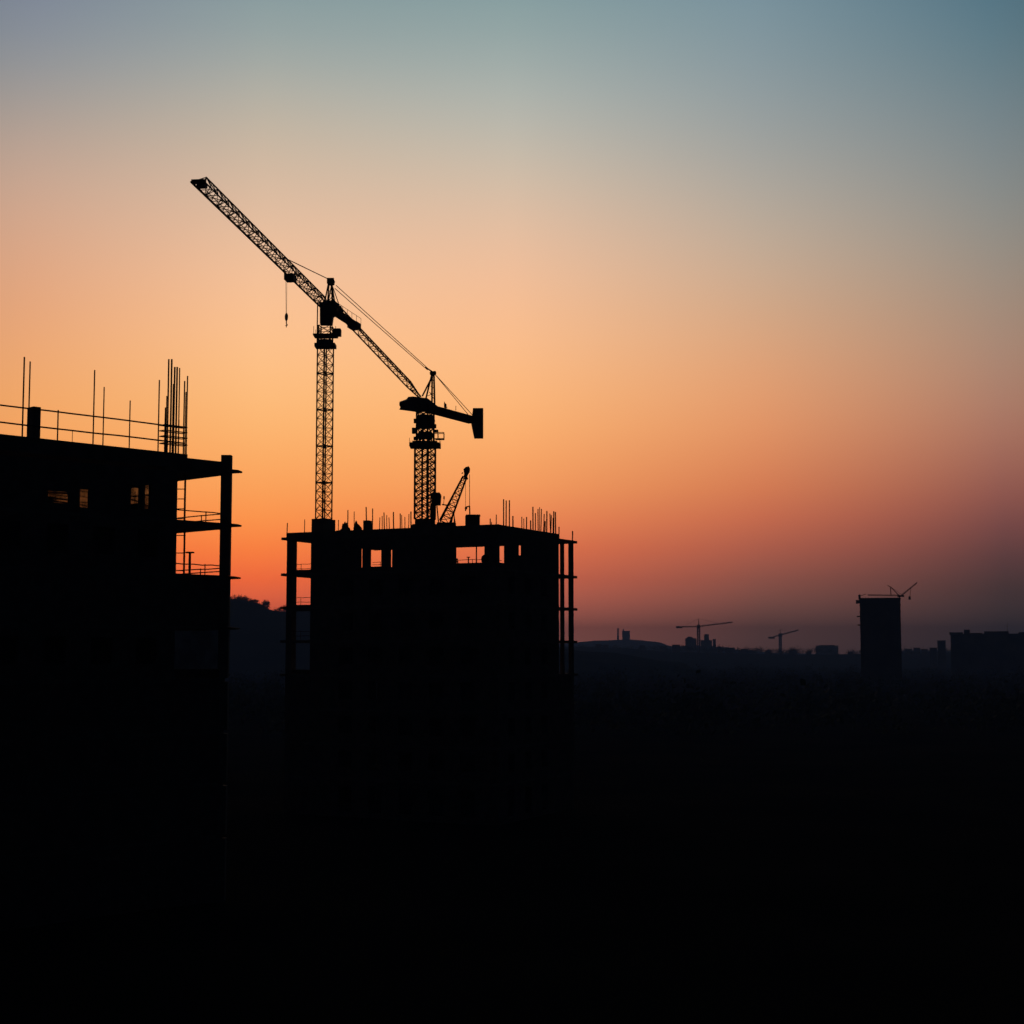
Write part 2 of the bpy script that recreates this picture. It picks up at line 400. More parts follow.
MB().prism([at(x, y, D1 - .55) for x, y in ((318.8, 303), (326, 300.5), (333.5, 300), (337.5, 304.5), (336.5, 312.5), (332.5, 315.5), (331.4, 323.5), (319.8, 323.5), (319.8, 307))], Vector((0, 1.1, 0))).build('machine_house', DSTEEL, cr1)
mb = MB(); pa = at(317.6, 303.5, D1 - .4); pb = at(317.0, 345, D1 - .4)
mb.bar(pa, pb, .06); mb.bar(pa, at(321, 300.5, D1 - .2), .05); mb.build('access_post', STEEL, cr1)
# cat head
apx = at(330.2, 281, D1)
mb = MB()
bz = zj + .5
for px, dy in ((324.8, -.45), (332.6, -.45), (327.5, .45), (334.8, .45)):
    b = at(px, 304, D1 + dy); b.z = bz; mb.bar(b, apx + Vector((.12 * (1 if px > 328 else -1), dy * .3, -.1)), .075)
mb.bar(at(326.3, 293, D1 - .2), at(333, 293, D1 - .2), .03); mb.bar(at(327.5, 288, D1 - .2), at(333, 297, D1 - .2), .03)
mb.build('cat_head', STEEL, cr1)
mb = MB(); mb.box(apx + Vector((.03, 0, 0)), (.33, .25, .26)); mb.bar(apx + Vector((.3, -.2, -.05)), apx + Vector((.3, .2, -.05)), .15, 12); mb.build('sheave_block', DSTEEL, cr1)
# tie to the jib
vertJ = hit(287.5, 255.5, (AX1[0], AX1[1]), (jd.x, jd.y))[1]
tj = root + jd * vertJ + UP * JH
mb = MB(); mb.bar(apx + UP * .1, tj, .045); mb.build('tie_bar', CABLE, cr1)
# counter jib
cd = -jd; 
cend = atz(357, 327.5, zj); cl = max(6.0, (cend - root).dot(cd)) 
cd = hdir(root, cend); cn = Vector((-cd.y, cd.x, 0))
mb = MB(); mb.box(root + cd * (cl / 2 + .1) + UP * .12, (cl / 2, .4, .2), (cd, cn, UP))
for s_ in (-.5, .5):
    mb.bar(root + cn * s_ + cd * .5 + UP * .85, root + cn * s_ + cd * (cl * .98) + UP * .85, .022)
    for k in range(7): p = root + cn * s_ + cd * (.6 + k * (cl - .8) / 6); mb.bar(p, p + UP * .85, .022)
mb.build('counter_jib', STEEL, cr1)
mb = MB(); p = root + cd * (cl * .35) + UP * .6; mb.bar(p - cn * .4, p + cn * .4, .28, 14); mb.box(p - UP * .2, (.4, .5, .1), (cd, cn, UP)); mb.build('winch', DSTEEL, cr1)
mb = MB()
for k in range(3): mb.box(root + cd * (cl - .35 - .5 * k) + UP * .0, (.23, .5, .3), (cd, cn, UP))
mb.build('counterweight', CONC, cr1)
# trolley, rope, hook
trs = hit(291.5, 272, (AX1[0], AX1[1]), (jd.x, jd.y))[1]
tp = root + jd * trs - UP * .1
mb = MB(); mb.box(tp + jn * .1 - UP * .28, (.62, .42, .26), (jd, jn, UP))
for sx in (-.55, .55):
    for sy in (-.45, .45): mb.bar(tp + jd * sx + jn * (sy - .06), tp + jd * sx + jn * (sy + .06), .14, 10)
mb.build('trolley', DSTEEL, cr1)
hy = tp.y
ra = at(286.3, 281, hy); rb = at(286.3, 313, hy); 
mb = MB()
for s_ in (-.05, .05): mb.bar(ra + Vector((s_, 0, .3)), rb + Vector((s_ * .5, 0, 0)), .018, 5)
mb.build('hoist_rope', CABLE, cr1)
hk = MB(); c = at(286.4, 317, hy); hk.blob(c, (.15, .15, .38), 3, 2, .02); hb = hk.build('hook_block', DSTEEL, cr1)
mb = MB(); p0 = at(286.4, 320.5, hy); 
mb.bar(p0, p0 - UP * .3, .05); pts = [p0 - UP * .3 + Vector((.09 * math.sin(t), 0, -.09 + .09 * math.cos(t))) for t in [i * .6 for i in range(8)]]
mb.path(pts, .035); mb.bar(p0 - UP * .3, p0 - UP * .62, .03); mb.build('hook', DSTEEL, hb)

# ================================================================== LUFFING CRANE
D2 = hit(424.6, 520, cp(0, 3.2), U)[0].y
ax2 = at(425.0, 480, D2); AX2 = (ax2.x, ax2.y)
cr2 = thing('tower_crane', (AX2[0], AX2[1], zt[0]), 'tower crane with raised slender jib, A frame and tall counterweight, on the thicker mast', 'tower crane', 'tower cranes on the building site')
p = at(424, 519.5, D2); zb2 = p.z
hwb = 11.0 / F * D2
mb = MB().box(V3(AX2, (zt[0] + zb2) / 2 + .002), (hwb * .86, hwb * .75, (zb2 - zt[0]) / 2)); 
for k in range(5): mb.blob(V3(AX2, zt[0] + .3) + Vector((random.uniform(-1, 1), random.uniform(-.8, .8), .25)), (.42, .42, .5), k, 2, .1)
mb.build('base_block', CONC, cr2)
a2 = R(26.5 - 90); a2 = R(-26.5)
u2 = Vector((math.cos(a2), math.sin(a2), 0)); w2 = Vector((-math.sin(a2), math.cos(a2), 0))
m2 = 15.0 / F * D2
zt2 = at(425, 448, D2).z
mb = MB().lattice(V3(AX2, zb2), V3(AX2, zt2), u2, w2, (m2, m2), (m2, m2), 10, .1, .045)
mb.build('mast', STEEL, cr2)
mb = MB()
for sx in (-.2, .2): mb.bar(V3(AX2, zb2) + Vector((.35 + sx, .1, 0)), V3(AX2, zt2) + Vector((.35 + sx, .1, 0)), .04)
z = zb2
while z < zt2: mb.bar(V3(AX2, z) + Vector((.15, .1, 0)), V3(AX2, z) + Vector((.55, .1, 0)), .03, 4); z += .4
mb.build('mast_ladder', STEEL, cr2)
zr2 = at(425, 412, D2).z; zp2 = at(425, 443.5, D2).z
mb = MB().lattice(V3(AX2, zp2), V3(AX2, zr2), u2, w2, (m2 * .84, m2 * .84), (m2 * .84, m2 * .84), 4, .1, .06); mb.build('slewing_tower', STEEL, cr2)
mb = MB()
mb.box(V3(AX2, zp2 - .2), (1.42, 1.1, .17))
mb.box(V3(AX2, zp2 + .05) + Vector((0, 0, 0)), (1.15, .95, .09))
for sx in (-1.4, -.7, .7, 1.4):
    for sy in (-1.05, 1.05): p = V3(AX2, zp2 - .05) + Vector((sx, sy, 0)); mb.bar(p, p + UP * .45, .022)
mb.build('platform', STEEL, cr2)
mb = MB(); c = at(441.0, 436, D2)
for sx in (-.28, .28):
    for sy in (-.4, .4): mb.bar(c + Vector((sx, sy, -.3)), c + Vector((sx, sy, .28)), .035)
for dz in (-.3, .28):
    mb.bar(c + Vector((-.6, -.4, dz)), c + Vector((.28, -.4, dz)), .035); mb.bar(c + Vector((-.6, .4, dz)), c + Vector((.28, .4, dz)), .035); mb.bar(c + Vector((.28, -.4, dz)), c + Vector((.28, .4, dz)), .035)
mb.box(c + Vector((-.1, 0, -.3)), (.4, .42, .04)); mb.build('side_platform', STEEL, cr2)
mb = MB(); mb.bar(V3(AX2, zr2 - 1.5), V3(AX2, zr2 - .35), .8, 20); mb.bar(V3(AX2, zr2 - .95), V3(AX2, zr2 - .75), .92, 20); mb.build('slewing_ring', DSTEEL, cr2)
mb = MB(); mb.box(V3(AX2, zp2 + .75), (.62, .62, .3))
for px, y0, y1, wd in ((414.3, 428, 433.5, .3), (434.4, 424.5, 428, .25), (436, 430, 432.5, .3), (415.5, 419, 423, .22), (416, 437, 440, .3)):
    a = at(px, (y0 + y1) / 2, D2); mb.box(a, (wd * .7, .3, (y1 - y0) / 2 * D2 / F))
mb.build('gear_box', DSTEEL, cr2)
# deck line: level counter jib going away to the right
zd = at(428, 407.6, D2).z
ce = atz(471.5, 420.0, zd); P2 = V3(AX2, zd)
hd = hdir(P2, ce); hn = Vector((-hd.y, hd.x, 0)); fd = -hd
ceL = (ce - P2).dot(hd)
MB().box(P2 + hd * (ceL / 2) , (ceL / 2 + .1, .4, .33), (hd, hn, UP)).build('counter_jib', STEEL, cr2)
mb = MB()
for s_ in (-.5, .5):
    for k in (.3, .55): p = P2 + hd * (ceL * k) + hn * s_ + UP * .36; mb.bar(p, p + UP * .45, .03)
p = P2 + hd * (ceL * .42) + UP * .36; mb.blob(p + UP * .3, (.14, .14, .32), 4, 1, .05); mb.bar(p, p + UP * .7 - hd * .2, .04)
mb.build('winch', DSTEEL, cr2)
# counterweight seen as a tall block stack
cy = ce.y + .4
poly = [at(473.0, 408.0, cy), at(483.3, 408.0, cy), at(483.3, 437.2, cy), at(474.2, 437.2, cy), at(471.2, 422.5, cy)]
vr = (poly[0] - CAM); vr.z = 0; vr.normalize()
MB().prism(poly, vr * 1.1).build('counterweight', CONC, cr2)
# machine house in front of the mast
def onp(px, py): return hit(px, py, AX2, (fd.x, fd.y))[0]
ylist = [(399.8, 401.5), (406.5, 399), (408.5, 396.6), (423, 398.4), (437, 406.5), (437, 411.5), (419, 412.2), (399.4, 409.5), (400.6, 407), (399.4, 405)]
poly = [onp(q[0] + (2.2 if q[0] < 425 else -1.5), q[1]) - hn * .26 for q in ylist]
MB().prism(poly, hn * .52).build('machine_house', DSTEEL, cr2)
# jib
j0 = onp(419.5, 396.8); j1 = onp(349.0, 322.6); jdir = (j1 - j0).normalized(); jup = hn.cross(jdir)
if jup.z < 0: jup = -jup
tl = (onp(330.5, 300.5) - j0).length
j2 = j0 + jdir * tl
j0b = j0.lerp(j2, .12)
mb = MB().lattice(j0b, j2, hn, jup, (.6, .5), (.6, .5), 16, .065, .03, tri=True, cross=False).lattice(j0, j0b, hn, jup, (.3, .12), (.6, .5), 3, .065, .035, tri=True, cross=False); mb.build('jib', STEEL, cr2)
mb = MB(); ht = onp(331.8, 284.0); mb.bar(j2 + hn * .2, ht, .06); mb.bar(j2 - hn * .2, ht, .06); mb.bar(j2 - jdir * 1.4 + jup * .5, ht, .04); mb.bar(ht - hn * .2, ht + hn * .2, .14, 12); mb.build('jib_head', STEEL, cr2)
# A frame
ap2 = onp(433.0, 373.2)
mb = MB()
for (px, py, sgn) in ((420.8, 396, -1), (427.3, 399.5, 1), (433.0, 404, -1), (433.6, 405, 1)):
    b = onp(px, py); mb.bar(b + hn * .18 * sgn, ap2 + hn * .1 * sgn, .085 if px < 430 else .09)
for k in (.25, .5, .75):
    a = onp(428.5, 399).lerp(ap2, k); b = onp(435, 403.5).lerp(ap2, k); mb.bar(a, b, .03)
a = onp(430, 389) ; mb.bar(onp(427.5, 396), onp(434.2, 393), .03); mb.bar(onp(434.6, 400), onp(429.5, 392), .03)
mb.build('a_frame', STEEL, cr2)
mb = MB(); mb.bar(ap2 - hn * .25, ap2 + hn * .25, .2, 12); mb.build('sheave', DSTEEL, cr2)
for s_, k in ((-.12, -.1), (.12, .15)):
    MB().bar(onp(427.5, 369.2) + UP * k * .7, onp(335.5, 287.2) + UP * k - hn * s_ * .5, .032).build('pendant_rope', CABLE, cr2)
MB().bar(ap2 + UP * .1, onp(425.5, 367.4), .07).build('rope_clamp', DSTEEL, cr2)
ap2b = ap2 + Vector((.1, 0, 0))
for s_ in (-.35, .2):
    e = P2 + hd * (ceL - .2 + s_ * .6) + hn * s_ + UP * .4
    MB().bar(ap2b, e, .032).build('back_stay', CABLE, cr2)

# ================================================================== SMALL DERRICK ON THE ROOF
D3 = hit(445, 520, cp(0, 1.5), U)[0].y
b0 = at(446, 523, D3)
dk = thing('roof_derrick', (b0.x, b0.y, zt[0]), 'small derrick crane on the roof edge with steep lattice boom leaning right', 'derrick crane')
h0 = at(444.6, 522.5, D3); h1 = at(464.8, 477.0, D3 - .6)
bd = (h1 - h0).normalized(); bu = Vector((0, 1, 0)); bw = bd.cross(bu).normalized()
MB().lattice(h0, h1, bw, bu, (.95, .7), (.34, .3), 8, .075, .04, cross=False).build('boom', STEEL, dk)
mb = MB(); mb.bar(at(439.5, 523.5, D3 + .3), at(463, 476.5, D3 - .4), .055)
mb.bar(at(446.5, 506, D3), at(452, 512, D3), .04); mb.bar(at(442, 504.5, D3), at(449, 505.5, D3), .06)
mb.build('back_stay', STEEL, dk)
mb = MB(); c = at(466.4, 470.5, D3 - .6); mb.prism([at(x, y, D3 - .85) for x, y in ((463.4, 469.3), (465.6, 467), (468.8, 466.2), (470, 468.4), (469.6, 471.8), (467.6, 474.6), (466.6, 479), (463.8, 478.5), (464.2, 474))], Vector((0, .5, 0))); mb.bar(h1, c, .13); mb.bar(c + Vector((-.3, 0, -.2)), at(461.6, 473.5, D3 - .6), .05); mb.bar(at(467, 478.5, D3 - .6) - bu * .15, at(467, 478.5, D3 - .6) + bu * .15, .1, 10)
mb.build('boom_head', DSTEEL, dk)
mb = MB(); bx = at(437, 498, D3); hw = 5.0 / F * D3
zc_a, zc_b = at(437, 504.5, D3).z, at(437, 492.5, D3).z
mb.prism([at(431.5, 504.5, D3 - .5), at(431.2, 494.5, D3 - .5), at(433, 492.4, D3 - .5), at(439.6, 492.4, D3 - .5), at(441, 494.5, D3 - .5), at(440.2, 504.5, D3 - .5)], Vector((0, 1.1, 0)))
mb.build('cab', DSTEEL, dk)
mb = MB(); z0_ = zt[0]
q = at(434.5, 504, D3); mb.bar((q.x - .15, q.y, z0_), (q.x - .15, q.y, q.z), .22, 10); mb.bar((q.x + .45, q.y + .2, z0_), (q.x + .2, q.y + .2, q.z), .06)
mb.build('cab_pedestal', DSTEEL, dk)
mb = MB(); q = at(446.5, 523, D3)
mb.box((q.x, q.y, (z0_ + q.z) / 2), (.85, .75, (q.z - z0_) / 2)); mb.bar((q.x + .9, q.y, z0_), at(453.6, 512, D3), .05); mb.bar((q.x + .3, q.y, z0_), at(453.6, 512, D3), .05)
mb.build('base_frame', DSTEEL, dk)
mb = MB(); q = at(444.0, 497.8, D3); mb.blob(q, (.08, .08, .2), 2, 1, .05); mb.bar(q - UP * .15, at(443.6, 505, D3), .025); mb.build('signal_lamp', DSTEEL, dk)
mb = MB(); mb.bar(at(465.6, 478, D3 - .6), at(465.5, 507, D3 - .6), .02, 5); mb.bar(at(469.5, 474.5, D3 - .6), at(469.6, 507, D3 - .6), .03, 5); mb.build('hoist_rope', CABLE, dk)
mb = MB(); Yh = D3 - .6
mb.path([at(465.6, 511, Yh), at(465.6, 507.2, Yh), at(469.6, 506.2, Yh), at(469.8, 515.5, Yh)], .06); mb.blob(at(466, 508, Yh), (.14, .12, .16), 2, 1, .1); mb.build('hook', DSTEEL, dk)
bq = at(472.5, 520, Yh); hwx = 7.2 / F * Yh
top = at(472.5, 515.6, Yh).z
sk = thing('material_skip', (bq.x, Yh, zt[0]), 'boxy material skip on the roof edge under the hook of the small derrick', 'skip')
mb = MB(); mb.box((bq.x, Yh + .45, (top + zt[0]) / 2), (hwx, .75, (top - zt[0]) / 2)); mb.build('skip_body', DSTEEL, sk)
MB().box((bq.x + .06, Yh + .45, top + .04), (hwx * .98, .79, .035)).build('rim', DSTEEL, sk)

# ================================================================== LEFT BUILDING
R2 = at(227.0, 520, 98.7); R2p = (R2.x, R2.y)
dl = Vector((-.942, -1, 0)).normalized(); D_ = (dl.x, dl.y)          # front edge, from the right corner towards the camera
wl = Vector((-dl.y, dl.x, 0)); wl = wl if wl.y > 0 else -wl; W_ = (wl.x, wl.y)
nF = (-W_[0], -W_[1])
LF = hit(-110, 430, R2p, D_)[1]; DW = 12.0
def lp(a, b): return (R2.x + D_[0] * a + W_[0] * b, R2.y + D_[1] * a + W_[1] * b)
zl = [at(227, y, 98.7).z for y in (471.0, 525.0, 577.4, 628.3)]
while zl[-1] - 3.15 > 1.5: zl.append(zl[-1] - 3.15)
lb = thing('unfinished_building', (*lp(LF / 2, DW / 2), 0), 'nearer unfinished concrete building at the left edge with railings along its roof', 'building')
SL2 = .22
ztl = [z + SL2 / 2 for z in zl]; zbl = [z - SL2 / 2 for z in zl]
for i, z in enumerate(zl):
    MB().box(V3(lp(LF / 2, DW / 2), z), (LF / 2 + .01, DW / 2 + .01, SL2 / 2), (dl, wl, UP)).build('floor_slab', CONC, lb)
    # the slab tongue sticking out past the corner column
    if i > 3: continue
    c = V3(lp(-.15, .1), z); d = Vector((1, -.12, 0)).normalized(); n = Vector((.12, 1, 0)).normalized()
    mb = MB(); a = c - n * .45; 
    mb.prism([a + UP * -.10, a + d * .74 + UP * -.07 , a + d * .74 + UP * .03, a + UP * .11], n * .9); mb.build('slab_bracket', CONC, lb)
sB = hit(177.3, 500, R2p, D_)[1]                       # end of the front wall at the open corner bay
sC = hit(187.6, 455, R2p, D_)[1]
z_par = (hit(10, 434, R2p, D_)[0].z + hit(186, 455.0, R2p, D_)[0].z) / 2
z_low = hit(218, 461.2, R2p, D_)[0].z
mb = MB(); wall(mb, R2p, D_, nF, sC, LF, ztl[0] + .003, z_par, .3); mb.build('parapet', CONC, lb)
mb = MB(); wall(mb, R2p, D_, nF, .32, sC - .003, ztl[0] + .003, z_low, .3); mb.build('parapet', CONC, lb)
mb = MB(); wall(mb, lp(0, 0), W_, (-D_[0], -D_[1]), .32, DW, ztl[0] + .003, z_low - .1, .25); mb.build('parapet', CONC, lb)
for i, dz in ((0, .2), (1, .2), (2, .25)):                       # edge beams under the slabs in the bay
    mb = MB(); wall(mb, lp(0, 0), D_, nF, .3, sB + .6, zbl[i] - dz, zbl[i] - .003, .3); mb.build('edge_beam', CONC, lb)
    mb = MB(); wall(mb, lp(0, .31), W_, (-D_[0], -D_[1]), .0, DW - .3, zbl[i] - dz * .7, zbl[i] - .003, .3); mb.build('edge_beam', CONC, lb)
# corner column, a length per storey plus the stub above the roof
zctop = at(227, 455.4, 98.7).z
for i in range(len(zl)):
    z1 = zbl[i] - .003; z0 = (ztl[i + 1] if i + 1 < len(zl) else -.5) + .003
    MB().box(V3(lp(.05, .05), (z0 + z1) / 2), (.31, .27, (z1 - z0) / 2), (Vector((1, 0, 0)), Vector((0, 1, 0)), UP)).build('column', CONC, lb)
    if i > 0: MB().box(V3(lp(.3, DW - .3), (z0 + z1) / 2), (.25, .25, (z1 - z0) / 2), (dl, wl, UP)).build('column', CONC, lb)
MB().box(V3(lp(.05, .05), (ztl[0] + zctop) / 2), (.31, .27, (zctop - ztl[0]) / 2), (Vector((1, 0, 0)), Vector((0, 1, 0)), UP)).build('column_stub', CONC, lb)
h4 = [srt(hole(R2p, D_, *h)) for h in ((48, 491, 70, 503), (80, 489, 90, 507.5), (131, 484.5, 140.5, 509.5), (145, 484, 150.8, 509))]
for i in range(len(zl)):
    z1 = zbl[i] - .003; z0 = (ztl[i + 1] if i + 1 < len(zl) else -.5) + .003
    full = i == 2 or i > 3
    s0 = .32 if full else sB
    hs = h4 if i == 0 else ([] if full else [(s, s + 1.4, z0 + .9, z1 - .5) for s in (5, 8, 11, 14)])
    mb = MB(); wall(mb, lp(0, 0), D_, nF, s0, LF, z0, z1 - (.26 if i in (0, ) else 0), .25, hs); mb.build('wall', BLOCK, lb)
    mb = MB(); wall(mb, lp(LF, .26), W_, D_, 0, DW - .3, z0, z1, .25); mb.build('wall', BLOCK, lb)
    if full or i in (1, 3, 4):
        mb = MB(); wall(mb, lp(.55, DW), D_, W_, 0, LF - .85, z0, z1, .25); mb.build('wall', BLOCK, lb)
    if full:
        mb = MB(); wall(mb, lp(0, .33), W_, (-D_[0], -D_[1]), 0, DW - .35, z0, z1 - .3, .25); mb.build('wall', BLOCK, lb)
    else:
        mb = MB(); wall(mb, lp(sB, .26), W_, (-D_[0], -D_[1]), 0, 2.3 if i == 0 else DW - .6, z0, z1, .25); mb.build('wall', BLOCK, lb)
    if i == 0:
        for (a, b) in ((7.6, 8.6), (11.3, 11.6), (13.6, LF - .3)):
            mb = MB(); wall(mb, lp(0, DW), D_, W_, a, b, z0, z1, .25); mb.build('wall', BLOCK, lb)
        mb = MB(); wall(mb, lp(0, 0), W_, (-D_[0], -D_[1]), 6.2, 7.5, z0, z1 - .3, .25); mb.build('wall', BLOCK, lb)
for h in h4:                                                        # netting hung in the upper openings, with ledger boards across
    P = lp(0, .35); a = V3(P, 0) + dl * (h[0] - .1); b = V3(P, 0) + dl * (h[1] + .1)
    mb = MB(); mb.box((a + b) / 2 + UP * (h[2] + h[3]) / 2, ((b - a).length / 2, .004, (h[3] - h[2]) / 2 + .1), (dl, wl, UP)); nt_ = mb.build('debris_dimming_net', NET, lb)
    mb = MB()
    for k in range(4):
        z = h[2] + (h[3] - h[2]) * (k + random.uniform(.2, .8)) / 4; e_ = a.lerp(b, random.uniform(.55, 1.0)); mb.bar(a + UP * z + wl * .03, e_ + UP * (z + random.uniform(-.08, .1)) + wl * .03, random.choice((.02, .03, .05)), 5)
    for k in range(2): q = a.lerp(b, random.uniform(.15, .85)); mb.bar(q + UP * h[2] + wl * .05, q + UP * (h[2] + (h[3] - h[2]) * random.uniform(.4, 1)) + wl * .05, random.choice((.025, .06)), 5)
    q = a.lerp(b, random.uniform(.1, .8)); mb.box(q + UP * (h[2] + .1) + wl * .4, (.2, .15, random.uniform(.1, .3)))
    mb.build('net_batten', DSTEEL, lb)
mb = MB(); wall(mb, lp(0, .02), D_, nF, .34, sB - .02, ztl[4] + .003, ztl[4] + .55, .05); mb.build('floor_hiding_board', WOOD, lb)  # board added at the bay front to hide the bright floor top
P = lp(.35, .5)
MB().box(V3(lp((-.1 + sB) / 2, .5), (ztl[4] + zbl[3]) / 2), ((sB + .1) / 2 - .02, .004, (zbl[3] - ztl[4]) / 2 - .02), (dl, wl, UP)).build('debris_dimming_net', THIN_DIM_NET, lb)  # net sheet added across the lower bay to dim the view through it
# roof railing along the front edge
P = lp(0, .45)
zr1 = (hit(10, 406, P, D_)[0].z + hit(130, 421, P, D_)[0].z) / 2; zrm = (hit(10, 423, P, D_)[0].z + hit(130, 437.2, P, D_)[0].z) / 2
sE = hit(184.5, 430, P, D_)[1]
gr = rail_part(lb, V3(P, ztl[0]))
for z in (zr1, zrm):
    pts = []; n = 12
    for k in range(n + 1): pts.append(V3(lp(sE + (LF - .2 - sE) * k / n, .45), z + random.uniform(-.015, .015)))
    MB().path(pts, .047).build('rail', DSTEEL, gr)
def vrod(px, y1, r, name, parent, back=.45, m=DSTEEL, lean=0.0, zb=None):
    P = lp(0, back); q, s = hit(px, y1, P, D_); b = V3(lp(s, back), ztl[0] if zb is None else zb)
    MB().path([b, b.lerp(q, .5) + dl * lean * .4, q + dl * 0], r).build(name, m, parent)
for px, y in ((58.2, 410),): vrod(px, y, .045, 'post', gr)
for px in (-30, -80): vrod(px, 399 - (10 - px) * .08, .045, 'post', gr)
vrod(72.5, 430, .02, 'post', gr)
for px, y, r in ((24.4, 357, .05), (30.2, 361.5, .045), (94.7, 370, .045), (104.2, 387, .04), (130.2, 400.5, .04), (159.4, 380, .045)): vrod(px, y, r, 'scaffold_pole', lb, .5)
P = lp(0, .5); a = hit(33.8, 406.3, P, D_); b = hit(41.0, 407.6, P, D_)
MB().box(V3(lp((a[1] + b[1]) / 2, .85), (ztl[0] + a[0].z) / 2), (abs(a[1] - b[1]) / 2, .35, (a[0].z - ztl[0]) / 2), (dl, wl, UP)).build('column_stub', CONC, lb)
# column cage of long starter bars
for px, y, r, b in ((165.6, 407.5, .045, .5), (166.8, 396, .03, .9), (168.8, 359.2, .045, .5), (171.8, 359.2, .05, .6), (173.6, 384, .045, 1.0), (174.8, 367, .05, .55), (177.2, 367, .05, .6), (179.7, 368, .035, .9), (179.0, 420, .03, .9),
                   (184.7, 381, .04, .5), (186.0, 392, .03, .7), (187.6, 376, .038, .8)):
    vrod(px, y, r * 1.2, 'starter_bar', lb, b, RUST, random.uniform(-.03, .03))
for y in (426.0, 431.5, 437.0, 444.0):
    a = hit(164.8, y - 1.2, lp(0, .45), D_)[0]; b = hit(187.2, y + 1.0, lp(0, .45), D_)[0]; z = (a.z + b.z) / 2; a.z = b.z = z
    e = wl * .55
    MB().path([a, b, b + e, a + e, a], .035).build('stirrup', RUST, lb)
# rails inside the open corner bay: front edge and back edge
for i, hs_f, hs_b in ((1, (.62,), (.62, .30)), (2, (.62,), (.5, .28))):
    guard_rail(lb, lp(0, .12), D_, .35, sB, ztl[i] + .003, hs_f, (1.5,), .035)
    guard_rail(lb, lp(.12, 0), W_, .35, 7.0, ztl[i] + .003, hs_b, (2.5, 5.2), .035)
for i, label in ((0, 'tall ladder in the upper open corner bay of the left building'), (1, 'lower ladder in the open corner bay of the left building, beside the T headed prop')):
    zt_, zb2_ = zbl[i] - .05, ztl[i + 1]
    P = lp(0, 2.6); q, s = hit(184.9 - i * .6, 500 + 50 * i, P, D_); o = V3(lp(s, 2.6), zb2_)
    t = thing('ladder', o, label, 'ladder', 'ladders in the open corner bay')
    d = Vector((-1, 0, 0))
    for k in (0, 1): MB().bar(o + d * .75 * k, o + d * .75 * k + UP * (zt_ - zb2_), .07 if k == 0 else .05).build('stile', DSTEEL, t)
    z = .35
    while z < zt_ - zb2_ - .1:
        MB().bar(o + UP * z, o + d * .75 + UP * z, .03).build('rung', DSTEEL, t); z += .62 if i == 0 else 1.1
o = V3(lp(hit(189.8, 560, lp(0, 2.0), D_)[1], 2.0), ztl[2]); zt_ = hit(189.8, 552.5, lp(0, 2.0), D_)[0].z
t = thing('steel_prop', o, 'T headed steel prop standing in the lower open bay of the left building', 'prop', 'T headed steel props')
MB().bar(o, V3(o, zt_), .085).build('tube', DSTEEL, t); MB().box(V3(o, zt_), (.24, .2, .04)).build('head_plate', DSTEEL, t)

# ================================================================== FAR DISTANCE
def hill(name, Y, prof, depth, base=-6, seed=1, amp=.3):
    """ridge whose skyline passes through the pixels in prof, built as a real heightfield at distance Y"""
    rnd = random.Random(seed); xs = [p[0] for p in prof]; N = 160; M = 14
    mb = MB(); vs = []
    for j in range(M + 1):
        tt = j / M * 2 - 1
        for i in range(N + 1):
            px = xs[0] + (xs[-1] - xs[0]) * i / N
            for (a, b) in zip(prof, prof[1:]):
                if a[0] <= px <= b[0]: k = (px - a[0]) / (b[0] - a[0]); k = k * k * (3 - 2 * k); py = a[1] + (b[1] - a[1]) * k; break
            top = at(px, py, Y); h = top.z - base
            y = Y + tt * depth * (1 if tt < 0 else 1.4)
            fall = math.cos(tt * math.pi / 2) ** 1.3 if abs(tt) < 1 else 0
            z = base + h * fall + (rnd.uniform(-amp, amp) if tt else rnd.uniform(-amp * .6, 0)) * 1.5
            vs.append(Vector((top.x * (y / Y) ** .5, y, z)))
    fs = [(j * (N + 1) + i, j * (N + 1) + i + 1, (j + 1) * (N + 1) + i + 1, (j + 1) * (N + 1) + i) for j in range(M) for i in range(N)]
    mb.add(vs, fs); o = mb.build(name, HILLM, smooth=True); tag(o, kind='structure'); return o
# ground: one sheet, gently uneven, large enough for the horizon
mb = MB(); vs = []; rings = [0, 20, 45, 80, 120, 180, 260, 400, 600, 900, 1300, 1900, 2700, 3800, 5200, 6400]; NA = 72
for j, r in enumerate(rings):
    for i in range(NA):
        t = 2 * math.pi * i / NA; rnd = random.Random(j * 100 + i)
        z = rnd.uniform(-.25, .05) * min(1, r / 100) * (1 + r / 1500)
        vs.append(Vector((r * math.cos(t), r * math.sin(t), z)))
fs = [(j * NA + i, (j + 1) * NA + i, (j + 1) * NA + (i + 1) % NA, j * NA + (i + 1) % NA) for j in range(len(rings) - 1) for i in range(NA)]
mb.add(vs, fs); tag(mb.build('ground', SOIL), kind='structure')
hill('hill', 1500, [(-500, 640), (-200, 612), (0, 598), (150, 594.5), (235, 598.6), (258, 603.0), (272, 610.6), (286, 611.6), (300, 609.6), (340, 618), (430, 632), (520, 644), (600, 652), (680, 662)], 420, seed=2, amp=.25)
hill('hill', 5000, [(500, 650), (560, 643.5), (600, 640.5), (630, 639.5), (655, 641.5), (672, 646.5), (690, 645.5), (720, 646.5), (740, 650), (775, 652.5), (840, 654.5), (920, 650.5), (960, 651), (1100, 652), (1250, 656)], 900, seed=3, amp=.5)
hill('hill', 2300, [(470, 649), (570, 646.5), (620, 648.0), (670, 651.5), (720, 653), (800, 654.5), (900, 653.5), (1000, 651.5), (1100, 650), (1250, 655)], 500, seed=4, amp=.4)

